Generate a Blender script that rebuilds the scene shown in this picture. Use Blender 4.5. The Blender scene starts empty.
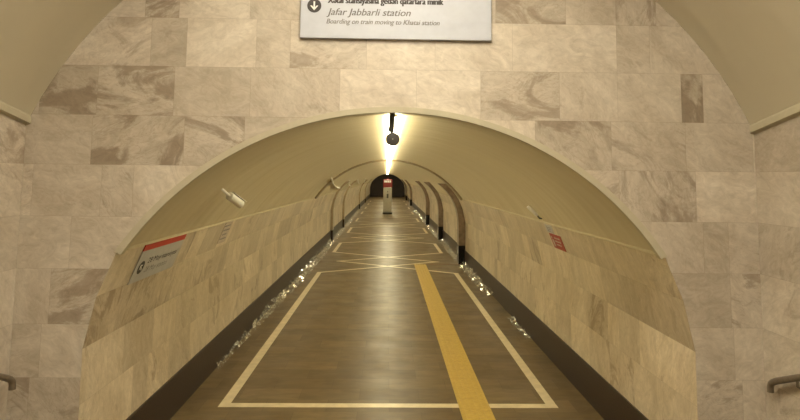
import bpy, bmesh, math, random
from mathutils import Vector, Matrix
random.seed(7)
C = bpy.context.scene.collection
SC = bpy.context.scene
PI = math.pi

# ------------------------------------------------------------------ helpers
class MB:
    """collects polygons, links them as ONE mesh object"""
    def __init__(s): s.v = []; s.f = []; s.m = []
    def add(s, vs, fs, mi=0):
        b = len(s.v); s.v += [tuple(v) for v in vs]
        for f in fs: s.f.append([b + i for i in f]); s.m.append(mi)
    def box(s, x0, x1, y0, y1, z0, z1, mi=0):
        vs = [(x, y, z) for x in (x0, x1) for y in (y0, y1) for z in (z0, z1)]
        s.add(vs, [(0,1,3,2),(4,6,7,5),(0,4,5,1),(2,3,7,6),(0,2,6,4),(1,5,7,3)], mi)
    def prism(s, prof, y0, y1, mi=0):
        """closed XZ profile extruded along Y"""
        n = len(prof)
        vs = [(x, y0, z) for x, z in prof] + [(x, y1, z) for x, z in prof]
        fs = [(i, (i+1) % n, n + (i+1) % n, n + i) for i in range(n)]
        s.add(vs, fs + [tuple(range(n))[::-1], tuple(range(n, 2*n))], mi)
    def strip(s, pts, y0, y1, ny=1, mi=0):
        """open XZ polyline swept along Y"""
        n = len(pts); vs = []; fs = []
        for j in range(ny + 1):
            y = y0 + (y1 - y0) * j / ny
            vs += [(x, y, z) for x, z in pts]
        for j in range(ny):
            for i in range(n - 1):
                fs.append((j*n+i, j*n+i+1, (j+1)*n+i+1, (j+1)*n+i))
        s.add(vs, fs, mi)
    def tube(s, pts, r, seg=12, mi=0, caps=True):
        pts = [Vector(p) for p in pts]; rings = []
        up = None
        for i, p in enumerate(pts):
            d = (pts[min(i+1, len(pts)-1)] - pts[max(i-1, 0)]).normalized()
            if up is None:
                up = Vector((0,0,1)) if abs(d.z) < .9 else Vector((1,0,0))
            a = (up - d * up.dot(d)).normalized(); b = d.cross(a); up = a
            rr = r[i] if isinstance(r, (list, tuple)) else r
            rings.append([p + a*rr*math.cos(t*2*PI/seg) + b*rr*math.sin(t*2*PI/seg) for t in range(seg)])
        vs = [v for R_ in rings for v in R_]; fs = []
        for i in range(len(rings)-1):
            for t in range(seg):
                fs.append((i*seg+t, i*seg+(t+1)%seg, (i+1)*seg+(t+1)%seg, (i+1)*seg+t))
        if caps: fs += [tuple(range(seg))[::-1], tuple((len(rings)-1)*seg+t for t in range(seg))]
        s.add(vs, fs, mi)
    def build(s, name, mats, parent=None, loc=(0,0,0), smooth=False, bevel=0):
        me = bpy.data.meshes.new(name); me.from_pydata(s.v, [], s.f)
        bm = bmesh.new(); bm.from_mesh(me)
        for f, mi in zip(bm.faces, s.m): f.material_index = mi
        if not getattr(s, 'open', False): bmesh.ops.recalc_face_normals(bm, faces=bm.faces)
        bm.to_mesh(me); bm.free()
        for m in (mats if isinstance(mats, (list, tuple)) else [mats]): me.materials.append(m)
        if smooth:
            for p in me.polygons: p.use_smooth = True
            if smooth != 'all': me.set_sharp_from_angle(angle=math.radians(35))
        o = bpy.data.objects.new(name, me); C.objects.link(o)
        o.location = loc
        if parent: o.parent = parent
        if bevel:
            b = o.modifiers.new('bevel', 'BEVEL'); b.width = bevel; b.segments = 2; b.limit_method = 'ANGLE'
        return o

def tag(o, label, cat, group=None):
    o['label'] = label; o['category'] = cat
    if group: o['group'] = group
    return o
def thing(name, label, cat, loc=(0,0,0), group=None):
    o = bpy.data.objects.new(name, None); C.objects.link(o); o.location = loc
    o.empty_display_size = .1
    return tag(o, label, cat, group)
def struct(o): o['kind'] = 'structure'; return o

# ------------------------------------------------------------------ materials
class NT:
    def __init__(s, name):
        s.m = bpy.data.materials.new(name); s.m.use_nodes = True
        s.t = s.m.node_tree; s.n = s.t.nodes; s.b = s.n['Principled BSDF']
    def new(s, k, **kw):
        n = s.n.new(k)
        for a, v in kw.items(): setattr(n, a, v)
        return n
    def link(s, a, b): s.t.links.new(a, b)
    def math(s, op, a, b=None, c=None):
        n = s.new('ShaderNodeMath', operation=op)
        for i, v in enumerate((a, b, c)):
            if v is None: continue
            if hasattr(v, 'links'): s.link(v, n.inputs[i])
            else: n.inputs[i].default_value = v
        return n.outputs[0]
    def ramp(s, fac, stops):
        n = s.new('ShaderNodeValToRGB'); e = n.color_ramp.elements
        while len(e) < len(stops): e.new(.5)
        for el, (p, c) in zip(e, stops): el.position = p; el.color = (*c, 1)
        s.link(fac, n.inputs[0]); return n.outputs[0]
    def mix(s, fac, a, b, mode='MIX'):
        n = s.new('ShaderNodeMix', data_type='RGBA', blend_type=mode)
        for i, v in ((0, fac), (6, a), (7, b)):
            if hasattr(v, 'links'): s.link(v, n.inputs[i])
            elif i == 0: n.inputs[0].default_value = v
            else: n.inputs[i].default_value = (*v, 1)
        return n.outputs[2]
    def noise(s, vec, scale, detail=3, rough=.55, dist=0):
        n = s.new('ShaderNodeTexNoise'); n.inputs['Scale'].default_value = scale
        n.inputs['Detail'].default_value = detail; n.inputs['Roughness'].default_value = rough
        n.inputs['Distortion'].default_value = dist
        if vec is not None: s.link(vec, n.inputs['Vector'])
        return n.outputs['Fac']
    def coord(s, which='Object'): return s.new('ShaderNodeTexCoord').outputs[which]
    def mapping(s, vec, scale=(1,1,1), loc=(0,0,0)):
        n = s.new('ShaderNodeMapping'); n.inputs['Scale'].default_value = scale; n.inputs['Location'].default_value = loc
        s.link(vec, n.inputs[0]); return n.outputs[0]
    def bump(s, h, strength, dist=.01):
        n = s.new('ShaderNodeBump'); n.inputs['Strength'].default_value = strength; n.inputs['Distance'].default_value = dist
        s.link(h, n.inputs['Height']); s.link(n.outputs[0], s.b.inputs['Normal'])

def simple(name, col, rough=.5, metal=0, var=.06, scale=14, spec=.5):
    t = NT(name); n = t.noise(t.coord(), scale, 4)
    a = tuple(c*(1-var*2) for c in col); b = tuple(min(1, c*(1+var*2)) for c in col)
    t.link(t.ramp(n, [(.25, a), (.75, b)]), t.b.inputs['Base Color'])
    t.b.inputs['Roughness'].default_value = rough; t.b.inputs['Metallic'].default_value = metal
    t.b.inputs['Specular IOR Level'].default_value = spec
    return t.m
def emit(name, col, strength):
    t = NT(name)
    t.b.inputs['Base Color'].default_value = (.8,.8,.8,1)
    t.b.inputs['Emission Color'].default_value = (*col, 1); t.b.inputs['Emission Strength'].default_value = strength
    return t.m

def marble(name, light, mid, dark, rough, tonelo=.78, tonehi=1.1):
    """honed marble slabs: every slab carries its own seed, vein angle, tone and vein strength"""
    t = NT(name)
    uv = t.new('ShaderNodeUVMap', uv_map='slab').outputs[0]
    at = t.new('ShaderNodeAttribute', attribute_name='rnd')
    sz = t.new('ShaderNodeUVMap', uv_map='size').outputs[0]
    sep = t.new('ShaderNodeSeparateColor'); t.link(at.outputs['Color'], sep.inputs[0])
    seed, ang, tone = sep.outputs; vein = at.outputs['Alpha']
    rot = t.new('ShaderNodeVectorRotate', rotation_type='Z_AXIS'); t.link(uv, rot.inputs['Vector'])
    t.link(t.math('MULTIPLY', ang, PI), rot.inputs['Angle'])
    off = t.new('ShaderNodeCombineXYZ')
    t.link(t.math('MULTIPLY', seed, 91.7), off.inputs[0]); t.link(t.math('MULTIPLY', seed, 57.3), off.inputs[1]); t.link(t.math('MULTIPLY', seed, 23.1), off.inputs[2])
    def placed(scale):
        m = t.new('ShaderNodeVectorMath', operation='ADD')
        t.link(t.mapping(rot.outputs[0], scale), m.inputs[0]); t.link(off.outputs[0], m.inputs[1]); return m.outputs[0]
    big = t.noise(placed((1.7, 3.4, 1)), 1.6, 10, .64, .9)         # drifting clouds along the vein direction
    patch = t.noise(placed((1.5, 3.0, 1)), 1.15, 9, .66, 1.3)
    fine = t.noise(placed((9, 14, 1)), 1.0, 8, .72, 1.6)
    thin = t.noise(placed((1.8, 4, 1)), 1.5, 7, .62, 2.6)
    col = t.ramp(big, [(.34, mid), (.62, light)])
    # brown patches, stronger on slabs with a strong vein
    thr = t.math('MULTIPLY_ADD', vein, -.20, .655)
    pm = t.math('MULTIPLY', t.math('SUBTRACT', patch, thr), 13.0); pm.node.use_clamp = True
    col = t.mix(t.math('MULTIPLY', pm, t.math('MULTIPLY_ADD', vein, .55, .35)), col, dark)
    # thin veins
    tv = t.math('ABSOLUTE', t.math('SUBTRACT', thin, .5))
    tm = t.math('SUBTRACT', 1.0, t.math('MULTIPLY', tv, 42.0)); tm.node.use_clamp = True
    col = t.mix(t.math('MULTIPLY', tm, t.math('MULTIPLY_ADD', vein, .34, .1)), col, dark)
    fm = t.ramp(fine, [(.3, (.80,.785,.76)), (.7, (1.10,1.10,1.10))])
    col = t.mix(1.0, col, fm, 'MULTIPLY')
    tr = t.ramp(tone, [(0, (tonelo, tonelo*.97, tonelo*.93)), (1, (tonehi, tonehi, tonehi))])
    col = t.mix(1.0, col, tr, 'MULTIPLY')
    # fine joint round each slab
    a = t.new('ShaderNodeSeparateXYZ'); b = t.new('ShaderNodeSeparateXYZ'); t.link(uv, a.inputs[0]); t.link(sz, b.inputs[0])
    d = t.math('MINIMUM', t.math('MINIMUM', a.outputs[0], t.math('SUBTRACT', b.outputs[0], a.outputs[0])),
               t.math('MINIMUM', a.outputs[1], t.math('SUBTRACT', b.outputs[1], a.outputs[1])))
    j = t.math('LESS_THAN', d, .0016)
    col = t.mix(t.math('MULTIPLY', j, .3), col, (.24,.18,.12))
    t.link(col, t.b.inputs['Base Color'])
    t.b.inputs['Roughness'].default_value = rough; t.b.inputs['Specular IOR Level'].default_value = .4
    return t.m

M = {}
M['marble_hall'] = marble('marble_hall', (.67,.605,.50), (.545,.475,.375), (.35,.278,.203), .42, .76, 1.08)
M['marble_tunnel'] = marble('marble_tunnel', (.66,.57,.43), (.52,.43,.30), (.31,.225,.135), .30, .70, 1.14)
def plaster(name, col, ring=.0):
    t = NT(name); c = t.coord()
    a = t.noise(t.mapping(c, (.5, 1.2, .5)), 1.2, 4, .5)
    b = t.noise(c, 9, 5, .6)
    k = t.mix(.35, t.ramp(a, [(.3, tuple(x*.92 for x in col)), (.7, col)]), t.ramp(b, [(.3, tuple(x*.95 for x in col)), (.7, col)]))
    t.link(k, t.b.inputs['Base Color']); t.b.inputs['Roughness'].default_value = .55; t.b.inputs['Specular IOR Level'].default_value = .35
    h = t.noise(t.mapping(c, (.12, 1.9, .12)), 1.0, 2, .5)
    t.bump(h, .9, .08 + ring)
    return t.m
M['vault'] = plaster('cream_vault_paint', (.60,.52,.35))
M['hall_vault'] = plaster('hall_vault_paint', (.58,.52,.375))
M['trim'] = simple('cream_trim_paint', (.64,.57,.42), .5, var=.03)
M['lip'] = simple('cream_lip_paint', (.50,.45,.315), .5, var=.03)
M['ledge'] = simple('dull_cream_ledge', (.50,.43,.28), .6, var=.05)
M['ring'] = simple('dark_cream_band', (.25,.19,.105), .5, var=.08)
M['skirting'] = simple('dark_brown_granite', (.034,.019,.011), .38, var=.22, scale=60, spec=.25)
M['rib'] = simple('brown_grey_marble', (.21,.155,.105), .34, var=.22, scale=6)
M['rib_light'] = simple('beige_grey_marble', (.40,.32,.21), .34, var=.12, scale=6)
M['black'] = simple('black_granite', (.014,.011,.010), .2, var=.2, scale=60)
M['inlay'] = simple('cream_inlay_stone', (.62,.52,.335), .36, var=.08, scale=9)
M['brass'] = simple('brown_joint_metal', (.20,.10,.03), .5, 0)
M['white'] = simple('white_plastic', (.88,.86,.80), .4, var=.03)
M['paper'] = simple('white_sheet', (.47,.455,.43), .55, var=.03)
M['pinkpaper'] = simple('faded_notice_paper', (.50,.42,.35), .6, var=.05)
M['signface'] = simple('white_sign_panel', (.50,.52,.57), .45, var=.02)
M['ink_dark'] = simple('dark_lettering', (.05,.043,.04), .6)
M['ink_mid'] = simple('grey_lettering', (.17,.16,.15), .6)
M['ink_light'] = simple('pale_grey_lettering', (.23,.215,.20), .6)
M['red'] = simple('red_print', (.50,.055,.035), .5, var=.05)
M['redbrown'] = simple('red_sticker_print', (.34,.05,.03), .5, var=.06)
M['whiteprint'] = simple('white_print', (.8,.78,.74), .5, var=.02)
M['dark_metal'] = simple('dark_grey_metal', (.075,.068,.056), .5, .0)
M['rail'] = simple('worn_brown_metal', (.22,.18,.13), .38, .5, var=.12, scale=20)
M['steel'] = simple('brushed_steel', (.40,.375,.31), .42, .4, var=.05)
M['red_head'] = simple('red_column_head', (.18,.012,.009), .42, var=.05)
M['end'] = simple('dark_brown_end', (.048,.032,.026), .55, var=.1, scale=2)  # plain dark brown for the surface closing the far end
M['bright_arc'] = simple('white_arc_tube', (.86,.84,.76), .35, var=.02)
M['lamp'] = emit('warm_white_diffuser', (1.0,.91,.60), 31)

# polished floor slabs
t = NT('polished_brown_floor'); c = t.coord()
br = t.new('ShaderNodeTexBrick', offset=.5); t.link(c, br.inputs['Vector'])
br.inputs['Scale'].default_value = 1; br.inputs['Brick Width'].default_value = .6; br.inputs['Row Height'].default_value = .3
br.inputs['Mortar Size'].default_value = .002; br.inputs['Bias'].default_value = 0
br.inputs['Color1'].default_value = (.120,.080,.037,1); br.inputs['Color2'].default_value = (.168,.118,.056,1); br.inputs['Mortar'].default_value = (.09,.062,.035,1)
n1 = t.noise(t.mapping(c, (2.2, 7, 1)), 1.6, 6, .62, .8)
t.link(t.mix(1.0, br.outputs['Color'], t.ramp(n1, [(.25, (.72,.71,.68)), (.75, (1.2,1.2,1.17))]), 'MULTIPLY'), t.b.inputs['Base Color'])
n2 = t.noise(c, 3.0, 3)
t.link(t.ramp(n2, [(.3, (.34,)*3), (.7, (.44,)*3)]), t.b.inputs['Roughness'])
t.bump(t.noise(t.mapping(c, (.8, 2.2, 1)), 1.0, 1), .05, .01)
t.b.inputs['Specular IOR Level'].default_value = .20
M['floor'] = t.m
# yellow tactile paving
t = NT('yellow_tactile'); c = t.coord()
n1 = t.noise(c, 22, 5, .6); sp = t.new('ShaderNodeSeparateXYZ'); t.link(c, sp.inputs[0])
col = t.ramp(n1, [(.25, (.42,.275,.048)), (.75, (.56,.39,.08))])
fr = t.math('FRACT', t.math('DIVIDE', sp.outputs[1], .3)); jj = t.math('LESS_THAN', fr, .025)
t.link(t.mix(t.math('MULTIPLY', jj, .5), col, (.3,.17,.04)), t.b.inputs['Base Color']); t.b.inputs['Roughness'].default_value = .42
M['yellow'] = t.m
# crinkled clear film
t = NT('clear_crinkled_film')
t.b.inputs['Base Color'].default_value = (.92,.90,.82,1); t.b.inputs['Metallic'].default_value = .45; t.b.inputs['Roughness'].default_value = .1
t.b.inputs['Specular IOR Level'].default_value = 1.0
al = t.noise(t.coord(), 24, 4, .65); t.link(t.ramp(al, [(.51, (.0,)*3), (.58, (.9,)*3)]), t.b.inputs['Alpha'])  # patchy alpha over the pale colour paints in the film's glints
M['film'] = t.m

# ------------------------------------------------------------------ dimensions (metres; the corridor runs along +Y, centred on X = 0)
YF, YE = 3.9, 68.0                 # facade plane, far end
VC, VR = .463, 2.187                # vault circle: centre height, radius
PROF = [(2.0,.36), (2.0,.73), (2.0,1.08), (1.93,1.41), (1.81,1.705)]
HC, HR, HX = 1.466, 2.677, 2.455   # hall vault circle, hall wall
SL = .19                            # fall of the hall vault towards the facade
def arc(r, c, x0, n=48):
    a0 = math.acos(x0 / r)
    return [(r*math.cos(a0 + (PI-2*a0)*i/n), c + r*math.sin(a0 + (PI-2*a0)*i/n)) for i in range(n+1)]

# ------------------------------------------------------------------ slabs
def clip(poly, nx, ny, d):          # keep nx*x + ny*y <= d
    out = []
    for i in range(len(poly)):
        p, q = poly[i], poly[(i+1) % len(poly)]
        a, b = nx*p[0]+ny*p[1]-d, nx*q[0]+ny*q[1]-d
        if a <= 0: out.append(p)
        if (a < 0 < b) or (b < 0 < a):
            k = a/(a-b); out.append((p[0]+(q[0]-p[0])*k, p[1]+(q[1]-p[1])*k))
    return out
def edges(poly):                    # convex CCW polygon -> outward half planes
    r = []
    for i in range(len(poly)):
        (x0, y0), (x1, y1) = poly[i], poly[(i+1) % len(poly)]
        nx, ny = y1-y0, x0-x1; l = math.hypot(nx, ny)
        if l > 1e-6: r.append((nx/l, ny/l, (nx*x0+ny*y0)/l))
    return r
def outside(poly, E):               # poly minus a convex region, as convex pieces
    rest, out = poly, []
    for nx, ny, d in E:
        p = clip(rest, -nx, -ny, -d)
        if len(p) > 2: out.append(p)
        rest = clip(rest, nx, ny, d)
        if len(rest) < 3: break
    return out
class Slabs:
    def __init__(s): s.P = []       # (3D points, slab uv, size, rnd)
    def add(s, rect, pieces, to3d, rnd):
        x0, y0, x1, y1 = rect
        for p in pieces:
            if len(p) > 2: s.P.append(([to3d(*q) for q in p], [(q[0]-x0, q[1]-y0) for q in p], (x1-x0, y1-y0), rnd))
    def build(s, name, mat):
        vs, fs = [], []
        for P, *_ in s.P: fs.append(range(len(vs), len(vs)+len(P))); vs += P
        me = bpy.data.meshes.new(name); me.from_pydata(vs, [], [list(f) for f in fs])
        u = me.uv_layers.new(name='slab'); z = me.uv_layers.new(name='size')
        a = me.color_attributes.new('rnd', 'FLOAT_COLOR', 'CORNER')
        u = me.uv_layers['slab']; z = me.uv_layers['size']; a = me.color_attributes['rnd']; k = 0
        for P, q, sz, rnd in s.P:
            for w in q: u.data[k].uv = w; z.data[k].uv = sz; a.data[k].color = rnd; k += 1
        me.materials.append(mat)
        o = bpy.data.objects.new(name, me); C.objects.link(o); return struct(o)
def rnd(angle=None, spread=.25, tone=None, vein=None):
    v = random.random()
    return (random.random(), (random.random() if angle is None else angle + random.uniform(-spread, spread)) % 1.0,
            random.betavariate(2, 2) if tone is None else tone, (v*v*.85) if vein is None else vein)
def fill(js, lo, hi, nominal):
    r = [lo] + [j for j in js if lo < j < hi] + [hi]; out = [lo]
    for a, b in zip(r, r[1:]):
        n = max(1, round((b-a)/nominal))
        for i in range(1, n+1):
            out.append(a + (b-a)*i/n + (random.uniform(-.09,.09) if i < n else 0))
    return out

# facade: hall end wall with the corridor mouth
low = [(-2.0,-.1), (2.0,-.1), (2.0,1.08), (1.93,1.41), (1.81,1.705), (-1.81,1.705), (-1.93,1.41), (-2.0,1.08)]
upp = arc(VR, VC, 1.803, 40)
OE, OU = edges(low), edges(upp)
def minus_opening(p): return [q for r_ in outside(p, OE) for q in outside(r_, OU)]
hall = [(-HX,-.1), (HX,-.1)] + arc(HR, HC, HX, 40)
HE = edges(hall)
rowz = [-.11,.23,.565,.90,1.235,1.588,1.927,2.268,2.60,2.935,3.27,3.605,3.94,4.3]
joints = {10:[-1.71,-1.48,-1.0,1.17,1.52,1.8], 9:[-1.66,-1.42,-.95,-.72,.8,1.52,1.75], 8:[-2.0,-1.49,-.98,.58,1.12,1.96,2.11],
          7:[-2.02,-1.41,-1.01,.95,1.47,1.98], 6:[-1.94,-1.73,2.04], 5:[-2.12,2.08,2.25], 4:[-2.23,2.25], 3:[-2.27,2.26]}
special = {  # (row, a point inside the slab): tone, vein, angle
    (10,-1.6):(.3,.95,.9), (9,-1.75):(.75,.5,.85), (9,-1.5):(.1,.05,0), (9,-1.2):(.95,.08,.9), (9,-.85):(.45,.3,.1), (8,-2.1):(.1,.85,.1), (8,-1.75):(.3,.85,.04),
    (8,-1.2):(.22,.06,.1), (7,-1.75):(.15,.9,.85), (7,-1.2):(.3,.8,.1), (7,-2.2):(.35,.1,.1), (6,-2.2):(.4,.1,.1), (6,-1.85):(.3,.6,.25), (6,-1.65):(.75,.15,.3),
    (4,-2.1):(.35,.75,.85), (5,-2.0):(.5,.1,.1), (10,1.7):(.4,.8,.45), (9,1.6):(.4,.15,.2), (9,1.2):(.7,.15,.1), (8,2.0):(.1,.9,.4), (8,1.5):(.55,.3,.35),
    (7,1.2):(.15,.75,.3), (7,1.7):(.3,.35,.2), (7,2.2):(.4,.25,.2), (6,2.2):(.98,.15,.1), (6,1.9):(.3,.7,.45), (5,2.15):(.15,.3,.2), (5,2.35):(.4,.35,.1),
    (4,2.35):(.5,.65,.25), (3,2.15):(.6,.3,.1), (9,0):(.85,.1,.1), (9,.4):(.8,.15,.15), (8,0):(.85,.1,.1), (8,.3):(.9,.15,.1)}
S = Slabs()
for i in range(len(rowz)-1):
    js = fill(joints.get(i, []), -2.75, 2.75, .5)
    for a, b in zip(js, js[1:]):
        rect = [(a, rowz[i]), (b, rowz[i]), (b, rowz[i+1]), (a, rowz[i+1])]
        p = rect
        for e in HE: p = clip(p, *e) if len(p) > 2 else []
        if len(p) < 3: continue
        r = rnd(.1, .3)
        for (ri, px), (tn, vn, an) in special.items():
            if ri == i and a < px < b: r = (random.random(), an, tn, vn)
        S.add((a, rowz[i], b, rowz[i+1]), minus_opening(p), lambda x, z: (x, YF, z), r)
S.build('wall_facade', M['marble_hall'])

# corridor walls
for sd, nm in ((-1, 'wall_left'), (1, 'wall_right')):
    S = Slabs()
    for (xa, za), (xb, zb) in zip(PROF, PROF[1:]):
        L = math.hypot(xb-xa, zb-za); y = YF
        while y < YE:
            w = random.choice((.28,.36,.42,.46,.5,.55,.6))*random.uniform(.95,1.05)*(1 if y < 30 else 1.6); y1 = min(YE, y+w)
            f = lambda u, v, xa=xa, za=za, xb=xb, zb=zb, L=L: (sd*(xa+(xb-xa)*v/L), u, za+(zb-za)*v/L)
            S.add((y, 0, y1, L), [[(y,0),(y1,0),(y1,L),(y,L)]], f, rnd(.46, .16, vein=random.random()**1.6*.8))
            y = y1
    S.build(nm, M['marble_tunnel'])
# hall side walls, their top following the falling vault
for sd, nm in ((-1, 'wall_hall_left'), (1, 'wall_hall_right')):
    S = Slabs()
    zr = rowz + [4.65, 5.0]
    for i in range(len(zr)-1):
        js = fill([], -7.0, YF, .5)
        for a, b in zip(js, js[1:]):
            p = clip([(a,zr[i]),(b,zr[i]),(b,zr[i+1]),(a,zr[i+1])], SL, 1, 2.54+SL*YF)
            if len(p) > 2: S.add((a,zr[i],b,zr[i+1]), [p], lambda y, z: (sd*HX, y, z), rnd(.1, .3))
    S.build(nm, M['marble_hall'])

# ------------------------------------------------------------------ vaults, trim, floor
m = MB(); m.open = True; m.strip(arc(VR, VC, 1.806, 64), YF-.01, YE, 96)
struct(m.build('ceiling', M['vault'], smooth='all'))
m = MB(); m.open = True; A = arc(HR, HC, HX-.004, 64); n = len(A)
m.add([(x, YF, z) for x, z in A] + [(x, -7.0, z + SL*(YF+7.0)) for x, z in A], [(i, i+1, n+i+1, n+i) for i in range(n-1)])
struct(m.build('ceiling_hall', M['hall_vault'], smooth='all'))
# cream lip round the corridor mouth
m = MB()
ao = arc(2.189, .489, 1.822, 64); ai = arc(2.133, .507, 1.780, 64); y0, y1 = YF-.02, YF+.03; n = len(ao)
vs = [(x,y0,z) for x,z in ao] + [(x,y0,z) for x,z in ai] + [(x,y1,z) for x,z in ao] + [(x,y1,z) for x,z in ai]
fs = []
for i in range(n-1):
    fs += [(i,i+1,n+i+1,n+i), (2*n+i,3*n+i,3*n+i+1,2*n+i+1), (i,2*n+i,2*n+i+1,i+1), (n+i,n+i+1,3*n+i+1,3*n+i)]
fs += [(0,n,3*n,2*n), (n-1,3*n-1,4*n-1,2*n-1)]
m.add(vs, fs); struct(m.build('trim_1', M['lip'], smooth=True))
# ledges below the vault and impost strips of the hall
k = 2
for sd in (-1, 1):
    m = MB(); m.prism([(sd*1.83,1.685), (sd*1.795,1.694), (sd*1.792,1.718), (sd*1.825,1.724)], YF+.03, YE)
    struct(m.build('trim_%d' % k, M['ledge'])); k += 1
    m = MB(); ye = -7.0; dz = SL*(YF-ye)
    pr = [(HX,2.525),(HX-.03,2.535),(HX-.03,2.575),(HX-.02,2.60)]
    m.add([(sd*x,YF,z) for x,z in pr]+[(sd*x,ye,z+dz) for x,z in pr], [(0,1,5,4),(1,2,6,5),(2,3,7,6),(3,0,4,7),(0,1,2,3),(4,5,6,7)])
    struct(m.build('trim_%d' % k, M['lip'])); k += 1
# darker band round the vault
m = MB(); ao = arc(VR+.004, VC, 1.806, 64); ai = arc(VR-.038, VC, 1.775, 64)
n = len(ao); y0, y1 = 14.2, 14.5
vs = [(x,y0,z) for x,z in ao] + [(x,y0,z) for x,z in ai] + [(x,y1,z) for x,z in ao] + [(x,y1,z) for x,z in ai]; fs = []
for i in range(n-1): fs += [(i,i+1,n+i+1,n+i), (2*n+i,3*n+i,3*n+i+1,2*n+i+1), (n+i,n+i+1,3*n+i+1,3*n+i)]
fs += [(0,n,3*n,2*n), (n-1,3*n-1,4*n-1,2*n-1)]
m.add(vs, fs); struct(m.build('trim_%d' % k, M['ring'], smooth=True))
# skirting
for sd, nm in ((-1, 'baseboard_left'), (1, 'baseboard_right')):
    m = MB(); m.prism([(sd*2.02,0), (sd*1.985,0), (sd*1.985,.352), (sd*1.99,.36), (sd*2.02,.36)], YF, YE)
    struct(m.build(nm, M['skirting']))
# floor of the corridor and of the landing, steps up behind the viewer
m = MB(); m.box(-2.02, 2.02, YF, YE+.1, -.12, 0); m.box(-HX-.02, HX+.02, 3.1, YF, -.12, 0)
fl = struct(m.build('floor', M['floor']))
m = MB()
for i in range(20): m.box(-HX, HX, 3.1-.29*(i+1), 3.1-.29*i, -.12, .152*(i+1))
m.box(-HX, HX, -7.0, 3.1-.29*20, -.12, .152*20)
struct(m.build('floor_steps', M['floor']))
m = MB(); m.box(-HX, HX, -7.1, -7.0, 2.9, 8.0); struct(m.build('wall_back', M['hall_vault']))
m = MB(); m.prism([(2.02,0),(2.02,1.1)] + arc(VR+.02, VC, 1.83, 40) + [(-2.02,1.1),(-2.02,0)], YE, YE+.1)
struct(m.build('wall_end', M['end']))

# inlay lines in the floor
m = MB(); HZ = .0015
def line(a, b, w=.1):
    global HZ
    HZ = .0012 + (HZ-.0012+.0002) % .0012
    a, b = Vector(a), Vector(b); d = (b-a).normalized(); nrm = Vector((-d.y, d.x))*w/2; a = a - d*w/2; b = b + d*w/2
    q = [a+nrm, a-nrm, b-nrm, b+nrm]
    m.add([(p.x,p.y,0.0004) for p in q] + [(p.x,p.y,HZ) for p in q], [(4,5,6,7),(0,1,5,4),(1,2,6,5),(2,3,7,6),(3,0,4,7)])
W = 1.59
line((-W,5.85),(W,5.85)); ya = 5.85; yb = 13.75
while yb < 62:
    line((-W,ya),(-W,yb)); line((W,ya),(W,yb))
    for s in (-1, 1):
        line((s*W,yb),(-s*1.3,yb+1.86)); line((-s*1.3,yb+1.86),(s*W,yb+3.72))
    ya = yb+3.72; yb = ya+2.4
m.build('inlay_line', M['inlay'], fl)
m = MB(); m.box(.985, 1.98, 15.16, 15.24, .0004, .004); m.build('joint_strip', M['brass'], fl)

# yellow tactile strip with raised bars
m = MB(); m.box(.675, .975, YF-.4, 15.1, 0, .006)
for i in range(5): x = .675+.03+i*.06; m.prism([(x-.016,.006),(x+.016,.006),(x+.010,.011),(x-.010,.011)], YF-.4, 15.1)
tag(m.build('tactile_strip', M['yellow']), 'long yellow ribbed tactile strip on the brown floor, right of centre', 'tactile paving')

# ------------------------------------------------------------------ lettering
def glyphs(body, shear, bold):
    cu = bpy.data.curves.new('t', 'FONT'); cu.body = body; cu.size = 1; cu.shear = shear; cu.offset = bold; cu.resolution_u = 4
    o = bpy.data.objects.new('t', cu); C.objects.link(o)
    dg = bpy.context.evaluated_depsgraph_get(); me = bpy.data.meshes.new_from_object(o.evaluated_get(dg))
    bpy.data.objects.remove(o); vs = [(v.co.x, v.co.y) for v in me.vertices]; fs = [list(p.vertices) for p in me.polygons]
    bpy.data.meshes.remove(me); return vs, fs
def text_mesh(body, width=None, height=None, shear=0, bold=0):
    plain = body.replace('\u0259', 'e'); vs, fs = glyphs(plain, shear, bold)
    for i, ch in enumerate(body):       # the schwa is an e turned by half a turn
        if ch == '\u0259':
            a = max(v[0] for v in glyphs(plain[:i].rstrip(), shear, bold)[0]) + 1e-4; b = max(v[0] for v in glyphs(plain[:i+1], shear, bold)[0]) + 1e-4
            g = [k for k, v in enumerate(vs) if a < v[0] <= b]
            xs = [vs[k][0] for k in g]; ys = [vs[k][1] for k in g]; sx, sy = min(xs)+max(xs), min(ys)+max(ys)
            for k in g: vs[k] = (sx-vs[k][0], sy-vs[k][1])
    lo, hi = min(v[0] for v in vs), max(v[0] for v in vs)
    k = width/(hi-lo); sy = k if height is None else height/.73
    return [((x-lo)*k, y*sy) for x, y in vs], fs
def lay(mb, vs, fs, O, U, V, N, t=.001):    # thin raised lettering in the plane O + a*U + b*V
    O, U, V, N = map(Vector, (O, U, V, N)); n = len(vs)
    mb.open = True
    mb.add([O + U*a + V*b + N*t for a, b in vs], fs)
def quad(mb, a0, a1, b0, b1, O, U, V, N, t0=0, t1=.001, mi=0):
    O, U, V, N = map(Vector, (O, U, V, N))
    P = [O+U*a+V*b+N*t for t in (t0,t1) for a, b in ((a0,b0),(a1,b0),(a1,b1),(a0,b1))]
    mb.add(P, [(4,5,6,7),(0,1,5,4),(1,2,6,5),(2,3,7,6),(3,0,4,7),(3,2,1,0)], mi)
def disc(mb, c, r, O, U, V, N, t=.001, n=32):
    O, U, V, N = map(Vector, (O, U, V, N)); mb.open = True
    mb.add([O+U*(c[0]+r*math.cos(i*2*PI/n))+V*(c[1]+r*math.sin(i*2*PI/n))+N*t for i in range(n)], [tuple(range(n))])
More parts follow.
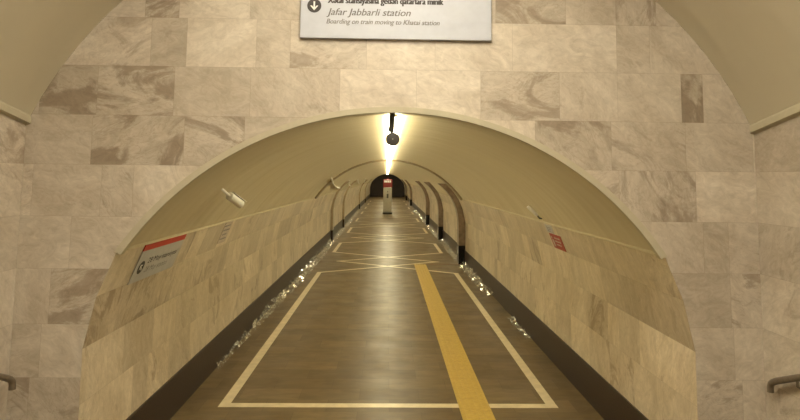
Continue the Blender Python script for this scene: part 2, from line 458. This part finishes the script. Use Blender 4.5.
def arrow(mb, c, s, O, U, V, N, t, ang=-PI/2):
    O, U, V, N = map(Vector, (O, U, V, N)); ca, sa = math.cos(ang), math.sin(ang); mb.open = True
    def P(pts): mb.add([O+U*(c[0]+s*(x*ca-y*sa))+V*(c[1]+s*(x*sa+y*ca))+N*t for x, y in pts], [tuple(range(len(pts)))])
    P([(-.66,-.12),(.45,-.12),(.45,.12),(-.66,.12)])
    P([(.68,0),(.50,.18),(-.02,.60),(-.02,.34),(.36,.0)]); P([(.68,0),(.36,0),(-.02,-.34),(-.02,-.60),(.50,-.18)])

# big sign over the mouth
sg = thing('direction_sign', 'large white station direction sign high on the marble wall over the passage', 'sign', (0, YF, 3.14))
m = MB(); m.box(-.653, .650, -.03, -.002, 0, .56); m.build('sign_panel', M['signface'], sg, bevel=.003)
U, V, N = (1,0,0), (0,0,1), (0,-1,0); O = (0, -.03, 0)
for body, x0, base, w, h, sh, bo, mt in (
        ('X\u0259tai stansiyas\u0131na ged\u0259n qatarlara minik', -.47, .243, .785, .047, 0, 0, 'ink_dark'),
        ('Jafar Jabbarli station', -.476, .160, .572, .050, .28, 0, 'ink_mid'),
        ('Boarding on train moving to Khatai station', -.476, .100, .770, .036, .28, 0, 'ink_light'),
        ('C\u0259f\u0259r Cabbarl\u0131 stansiyas\u0131', -.47, .345, .80, .06, 0, .012, 'ink_dark')):
    if base > .3: continue
    m = MB(); vs, fs = text_mesh(body, w, h, sh, bo); lay(m, vs, fs, (x0, -.03, base), U, V, N)
    for q in ((1,2,3) if mt == 'ink_dark' else (1,)): lay(m, vs, fs, (x0+.0022*q, -.03, base), U, V, N, .001+.0002*q)
    m.build('lettering', M[mt], sg)
m = MB(); disc(m, (-.560,.222), .048, O, U, V, N, .001); ic = m.build('arrow_roundel', M['ink_dark'], sg)
m = MB(); arrow(m, (-.560,.222), .046, O, U, V, N, .002); m.build('arrow', M['whiteprint'], ic)

# poster on the leaning marble band, left
def band(sd, y, s):                 # point on the leaning band, s metres above its lower edge
    L = math.hypot(.12,.295); return Vector((sd*(1.93-.12*s/L), y, 1.41+.295*s/L))
def frame(sd, y0):
    L = math.hypot(.12,.295)
    return band(sd, y0, 0), Vector((0, 1 if sd < 0 else -1, 0)), Vector((-sd*.12/L, 0, .295/L)), Vector((-sd*.295/L, 0, -.12/L))
O, U, V, N = frame(-1, 4.35)
ps = tag(bpy.data.objects.new('poster', None), 'white sheet with red top edge on the left passage wall near its mouth', 'poster'); C.objects.link(ps)
m = MB(); quad(m, 0, .87, -.004, .255, O, U, V, N, .002, .008); m.build('sheet', M['paper'], ps)
m = MB(); quad(m, 0, .87, .255, .305, O, U, V, N, .002, .009); m.build('top_edge', M['red'], ps)['label'] = 'red top edge'
m = MB(); disc(m, (.10,.115), .052, O, U, V, N, .009); ic = m.build('arrow_roundel', M['ink_dark'], ps)
m = MB(); arrow(m, (.10,.115), .05, O, U, V, N, .010, PI*.75); m.build('arrow', M['whiteprint'], ic)
m = MB(); lay(m, *text_mesh('28 May stansiyas\u0131', .60, .048, 0, 0), O+U*.19+V*.135, U, V, N, .0095); m.build('lettering', M['ink_dark'], ps)
m = MB(); lay(m, *text_mesh('28 May station', .46, .048, .25), O+U*.19+V*.06, U, V, N, .0095); m.build('lettering', M['ink_light'], ps)
# small notice further in on the left
O, U, V, N = frame(-1, 6.50)
nt = tag(bpy.data.objects.new('notice', None), 'small pinkish paper notice on the left wall band under the white camera', 'notice'); C.objects.link(nt)
m = MB(); quad(m, 0, .30, .05, .30, O, U, V, N, .002, .005); m.build('sheet', M['pinkpaper'], nt)
for i, (a, b) in enumerate(((.03,.24),(.03,.27),(.05,.22),(.03,.26))):
    m = MB(); x = a
    while x < b:
        w = random.uniform(.02,.045); quad(m, x, min(b, x+w), .25-.052*i, .268-.052*i, O, U, V, N, .005, .006); x += w+.01
    m.build('printed_line', M['ink_light'], nt)
# sticker on the right band
O, U, V, N = frame(1, 6.90)
st = tag(bpy.data.objects.new('safety_sticker', None), 'red and white sticker on the leaning band of the right wall', 'sticker'); C.objects.link(st)
m = MB(); quad(m, .0, .29, .19, .295, O, U, V, N, .002, .005); w = m.build('white_panel', M['paper'], st)
for i in range(3):
    m = MB(); quad(m, .05, .24-.03*i, .255-.022*i, .268-.022*i, O, U, V, N, .005, .006); m.build('printed_line', M['ink_light'], w)
m = MB(); quad(m, .06, .50, .006, .188, O, U, V, N, .002, .006); r = m.build('red_panel', M['redbrown'], st)
for q in ((.09,.13,.125,.155), (.10,.16,.03,.115)):
    m = MB(); quad(m, *q, O, U, V, N, .006, .007); m.build('pictogram', M['pinkpaper'], r)
for i, (a, b) in enumerate(((.22,.43),(.20,.44),(.22,.40))): 
    m = MB(); x = a
    while x < b: w2 = random.uniform(.025,.05); quad(m, x, min(b,x+w2), .135-.04*i, .152-.04*i, O, U, V, N, .006, .007); x += w2+.012
    m.build('printed_line', M['pinkpaper'], r)

# ------------------------------------------------------------------ ceiling light line
lm = thing('ceiling_light', '', 'ceiling light')
Lf = 1.49
m = MB(); m.box(-.02, .02, 0, Lf, .044, .063); m.build('housing', M['trim'], lm)
m = MB(); m.prism([(-.042,.044),(-.046,.022),(-.036,.005),(-.018,-.006),(.018,-.006),(.036,.005),(.046,.022),(.042,.044)], .01, Lf-.01); m.build('diffuser', M['lamp'], lm)
ch = list(lm.children); y = 4.1; i = 0
names = ['nearest', 'second', 'third', 'fourth', 'fifth', 'sixth', 'seventh', 'eighth', 'ninth', 'tenth']
while y < 65:
    o = lm if i == 0 else lm.copy()
    if i:
        C.objects.link(o)
        for c_ in ch: d = c_.copy(); C.objects.link(d); d.parent = o
    o.location = (0, y, VC+VR-.062)
    o['group'] = 'fluorescent lights along the crown of the passage'
    o['label'] = ('%s light of the bright line along the vault crown, counted from the passage mouth' % names[i]) if i < 10 else \
        'bright ceiling light merged into the distant end of the vault crown line'
    y += 1.5; i += 1

# round dark speaker on a drop pole just inside the mouth
sp = thing('hanging_speaker', 'small round dark speaker hanging on a short pole in front of the lights', 'speaker', (-.02, 4.02, VC+VR))
m = MB(); m.tube([(.002,0,.0),(-.005,0,-.128)], .0195, 12); m.build('pole', M['dark_metal'], sp, smooth=True)
m = MB(); m.tube([(-.005,0,-.126),(.006,.0,-.150)], .012, 8); m.build('hinge', M['dark_metal'], sp, smooth=True)
m = MB(); m.tube([(.006,y_,-.182) for y_ in (-.025,-.022,.0,.022,.03)], [.040,.047,.048,.04,.02], 32)
hd = m.build('speaker_head', M['dark_metal'], sp, smooth=True)
m = MB(); m.tube([(.006,-.0255,-.182),(.006,-.029,-.182)], .0045, 12); m.build('centre_stud', M['steel'], hd)
sn = thing('ceiling_sensor', 'tiny dark sensor hanging below the ceiling lights deep in the passage', 'sensor', (0, 19.05, VC+VR-.062))
m = MB(); m.tube([(0,0,0),(0,0,-.05)], .012, 8); m.build('stem', M['dark_metal'], sn)
m = MB(); m.tube([(0,0,-.05),(0,0,-.065),(0,0,-.085)], [.05,.055,.03], 16); m.build('sensor_head', M['dark_metal'], sn, smooth=True)

# ------------------------------------------------------------------ ribs
def vx(z): return math.sqrt(VR*VR-(z-VC)**2)
def make_rib(sd):
    t = thing('wall_rib', '', 'pilaster'); mt = M['rib'] if sd > 0 else M['rib_light']
    inner = [(1.83,.48),(1.83,1.05),(1.815,1.22),(1.78,1.40),(1.72,1.56),(1.63,1.72),(1.52,1.86),(1.40,1.975),(1.28,2.07)]
    if sd < 0: inner = [(1.915,.362)] + [(x+.085, z) for x, z in inner[1:]]
    outer = [(vx(2.07)+.004,2.07),(vx(1.9)+.004,1.9),(vx(1.75)+.004,1.75),(1.815,1.70),(1.934,1.41),(2.004,1.08),(2.004,.48 if sd > 0 else .362)]
    m = MB(); m.prism([(sd*x,z) for x,z in inner+outer], 0, .34); m.build('shaft', mt, t, smooth=True)
    xb = 1.825 if sd > 0 else 1.91; hb = .48 if sd > 0 else .362
    m = MB(); m.prism([(sd*xb,0),(sd*xb,hb),(sd*2.004,hb),(sd*2.004,0)], -.005, .345); m.build('base_block', M['black'] if sd > 0 else M['skirting'], t)['label'] = 'black base block' if sd > 0 else 'dark brown base block'
    return t
for sd, ys, side in ((1, (15.2,21.1,27.8,47.,58.), 'right'), (-1, (20.5,25.9,41.,52.), 'left')):
    proto = make_rib(sd); ch = list(proto.children)
    for i, y in enumerate(ys):
        o = proto if i == 0 else proto.copy()
        if i:
            C.objects.link(o)
            for c_ in ch: d = c_.copy(); C.objects.link(d); d.parent = o
        o.location = (0, y, 0); o['group'] = 'curved stone ribs on the %s wall' % side
        o['label'] = ('nearest curved stone rib with black foot on the right passage wall' if side == 'right' else 'nearest thin curved stone rib on the left passage wall') if i == 0 else \
            '%s curved stone rib along the %s wall, counted from the mouth' % (names[i], side)

# ------------------------------------------------------------------ cameras, bright arcs on the left vault
cm = thing('security_camera', 'white bullet camera on a bracket on the left side of the vault', 'camera', (-1.455, 5.03, 2.09))
m = MB(); m.tube([(-.035,0,.02),(-.012,0,.004)], .03, 16); m.build('mounting_plate', M['white'], cm, smooth=True)
m = MB(); m.tube([(-.012,0,.004),(.014,.035,-.028),(.04,.10,-.066)], .012, 10); m.build('bracket', M['white'], cm, smooth=True)
a = Vector((.033,.085,-.060)); d = Vector((.062,.18,-.082)).normalized()
m = MB(); m.tube([a, a+d*.006, a+d*.20], [.028,.037,.037], 20); bd = m.build('camera_body', M['white'], cm, smooth=True)
m = MB(); m.tube([a+d*.200, a+d*.206], .033, 20); m.build('lens_face', M['dark_metal'], bd)
up = Vector((0,0,1)); sdv = d.cross(up).normalized(); nv = sdv.cross(d)
m = MB()
P = []
for tt in (.02, .225):
    for q in (-1, -.5, .5, 1): P.append(a + d*tt + sdv*q*.041 + nv*(.042 - .012*(abs(q) > .6)))
m.add(P + [p + nv*.004 for p in P], [(0,1,5,4),(1,2,6,5),(2,3,7,6),(8,12,13,9),(9,13,14,10),(10,14,15,11),(0,8,9,1),(1,9,10,2),(2,10,11,3),(4,5,13,12),(5,6,14,13),(6,7,15,14),(0,4,12,8),(3,11,15,7)])
m.build('sun_shield', M['white'], bd)
cm = thing('security_camera', 'slim white camera seen edge on above the red sticker, right side of vault', 'camera', (1.79, 6.82, 1.75))
m = MB(); m.tube([(.02,0,-.004),(-.012,0,.002)], .024, 12); m.build('mounting_plate', M['trim'], cm, smooth=True)
m = MB(); m.tube([(-.01,0,0),(-.05,-.01,.0),(-.085,-.02,.035)], .009, 8); m.build('bracket', M['dark_metal'], cm, smooth=True)
m = MB(); m.tube([(-.080,-.02,.025),(-.088,-.02,.038),(-.175,-.02,.122),(-.195,-.02,.138)], [.008,.020,.020,.014], 14); m.build('camera_body', M['white'], cm, smooth=True)
def vault_pt(x, y, lift=.02):
    r = VR-lift; return (x, y, VC+math.sqrt(r*r-x*x))
arc_runs = [([(-1.30,13.2),(-1.40,14.5),(-1.50,15.9),(-1.585,17.4),(-1.635,18.8),(-1.66,20.0)], 'nearest'), ([(-1.41,21.2),(-1.47,22.0),(-1.56,23.2),(-1.63,24.6),(-1.66,25.6)], 'second'),
        ([(-1.37,26.5),(-1.44,28),(-1.55,30.5),(-1.65,33.6)], 'third'), ([(-1.34,35.),(-1.42,36.5),(-1.54,38.5),(-1.64,40.7)], 'fourth')]
for pts, nm in arc_runs:  # white tubes added to draw the bright arcs near the left ribs
    m = MB(); m.tube([vault_pt(x, y, .03) for x, y in pts], .022, 8)
    tag(m.build('bright_arc', M['bright_arc'], smooth=True), '%s curved white tube added as a bright arc on the left vault' % nm, 'bright_arc', 'white tubes added as bright arcs on the left vault')

# ------------------------------------------------------------------ help column in the middle of the passage
kx = thing('help_column', 'tall grey help column with red head standing mid-passage in the distance', 'help point', (0, 35.9, 0))
m = MB(); m.box(-.29, .29, -.2, .2, 0, .10); m.build('plinth', M['black'], kx, bevel=.01)
m = MB(); m.box(-.265, .265, -.17, .17, .10, 1.62); bd = m.build('column_body', M['steel'], kx, bevel=.03)
m = MB(); m.box(-.055, .055, -.19, -.168, .98, 1.24); m.build('intercom_panel', M['dark_metal'], bd, bevel=.008)
m = MB(); m.tube([(0,-.168,1.36),(0,-.185,1.36)], .035, 16); m.build('lens', M['dark_metal'], bd)
m = MB(); m.box(-.285, .285, -.19, .19, 1.62, 2.12); hd = m.build('head', M['red_head'], kx, bevel=.04); hd['label'] = 'red head'
m = MB()
for i in range(4): m.box(-.21+i*.108, -.21+i*.108+.088, -.197, -.189, 1.93, 2.05)
m.build('white_marking', M['whiteprint'], hd)
m = MB(); m.tube([(0,0,2.12),(0,0,2.2)], [.05,.03], 12); m.build('top_knob', M['red_head'], kx, smooth=True)

# ------------------------------------------------------------------ handrails of the stairs
for sd, lab in ((1, 'brown metal handrail with bent end on the right marble wall'), (-1, 'brown metal handrail with bent end at the left edge')):
    X = 2.40 if sd > 0 else -2.345; e = HX-abs(X); yt = 3.75; t = thing('handrail', lab, 'handrail', (X, yt, .925))
    pts = [(0,.012,-.05),(0,.012,-.03),(0,.010,-.012),(0,.0,.006),(0,-.02,.022)] + [(0,-.06-.25*j,.043+.43*.25*j) for j in range(26)]
    m = MB(); m.tube(pts, .020, 14); m.build('rail', M['rail'], t, smooth=True)
    for y in (-.24, -2.3, -4.3):
        z = .043 + .43*(-y-.06)
        m = MB(); m.tube([(0,y,z-.01),(0,y,z-.05),(sd*.4*e,y,z-.065),(sd*(e-.006),y,z-.065)], .008, 8); b = m.build('rail_bracket', M['rail'], t, smooth=True)
        m = MB(); m.tube([(sd*(e-.014),y,z-.065),(sd*e,y,z-.065)], .033, 20); m.build('rosette', M['rail'], b)

# ------------------------------------------------------------------ crinkled film along the skirtings
def film(sd, segs, label):
    m = MB(); m.open = True
    for y0, y1, dens in segs:
        y = y0; prev = None
        while y < y1:
            k = random.random()
            row = [Vector((sd*(1.984-.0), y, random.uniform(.02,.14)*dens)), Vector((sd*(1.965-random.uniform(0,.02)), y+random.uniform(-.03,.03), random.uniform(.0,.12)*dens)),
                   Vector((sd*(1.93-random.uniform(0,.03)), y+random.uniform(-.03,.03), random.uniform(.003,.09)*dens)), Vector((sd*(1.87-random.uniform(0,.04)*dens), y+random.uniform(-.03,.03), random.uniform(.002,.06)*dens)),
                   Vector((sd*(1.80-random.uniform(-.03,.05)*dens), y+random.uniform(-.03,.03), .003))]
            row = [Vector((sd*(1.984-(1.984-abs(p.x))*min(1, max(.25, (y-5)/9))), p.y, p.z)) for p in row]
            if prev:
                vs = prev + row; n = 5
                m.add(vs, [(i,i+1,n+i+1) for i in range(4)] + [(i,n+i+1,n+i) for i in range(4)])
            prev = row; y += random.uniform(.05,.11)*(1 if y < 16 else 1.8)
    o = m.build('plastic_film', M['film']); tag(o, label, 'plastic film', 'crinkled film along the skirtings')
film(-1, [(6.9,8.6,.6),(8.6,20.35,1.)], 'crinkled shiny film at the left skirting in front of the nearest left rib')
film(-1, [(20.95,25.75,1.)], 'crinkled shiny film at the left skirting between the first and second left ribs')
film(-1, [(26.35,40.8,1.)], 'crinkled shiny film at the left skirting beyond the second left rib')
film(1, [(8.2,9.5,.4)], 'short scrap of shiny film at the foot of the right skirting, nearest the mouth')
film(1, [(11.0,15.1,1.)], 'crinkled shiny film at the right skirting just before the nearest right rib')
film(1, [(15.65,20.95,.95)], 'crinkled shiny film at the right skirting between the first and second right ribs')
film(1, [(21.55,27.65,.95)], 'crinkled shiny film at the right skirting between the second and third right ribs')
film(1, [(28.25,40,.9)], 'crinkled shiny film at the right skirting beyond the third right rib')

# ------------------------------------------------------------------ light
def area(name, loc, rot, sx, sy, power, col):
    l = bpy.data.lights.new(name, 'AREA'); l.shape = 'RECTANGLE'; l.size = sx; l.size_y = sy; l.energy = power; l.color = col
    o = bpy.data.objects.new(name, l); C.objects.link(o); o.location = loc; o.rotation_euler = rot; return o
for i, y in enumerate((2.2, -.2, -3.0)):     # the hall's own line of lamps under its vault, plus an added fill
    area('hall_lamp', (0, y, HC+HR+SL*(YF-y)-.12), (0,0,0), .25, 2.0, 62, (1.0,.945,.85))
    area('hall_vault_fill', (0, y, HC+HR+SL*(YF-y)-.75), (PI,0,0), .25, 2.0, 112, (1.0,.945,.85))  # added upward fill that brightens the hall vault
w = bpy.data.worlds.new('World'); SC.world = w; w.use_nodes = True
w.node_tree.nodes['Background'].inputs[0].default_value = (.02,.017,.012,1); w.node_tree.nodes['Background'].inputs[1].default_value = .3

# ------------------------------------------------------------------ camera
cd = bpy.data.cameras.new('Camera'); co = bpy.data.objects.new('Camera', cd); C.objects.link(co)
cd.sensor_width = 36; cd.sensor_fit = 'HORIZONTAL'; cd.lens = 580/800*36
cd.shift_y = -(210-126)/800; cd.clip_start = .05; cd.clip_end = 200
d = Vector((-13/580, -52/580, -1)).normalized()          # the corridor's axis as the lens sees it
x = Vector((1, -.0113, 0)); x = (x - d*x.dot(d)).normalized(); z = x.cross(d)
co.matrix_world = Matrix.Translation((-.05, 0, 2.2)) @ Matrix((x, d, z)).to_4x4()
SC.camera = co
SC.view_settings.view_transform = 'Standard'; SC.view_settings.look = 'None'
SC.view_settings.exposure = 0; SC.view_settings.gamma = 1
SC.view_settings.use_curve_mapping = False
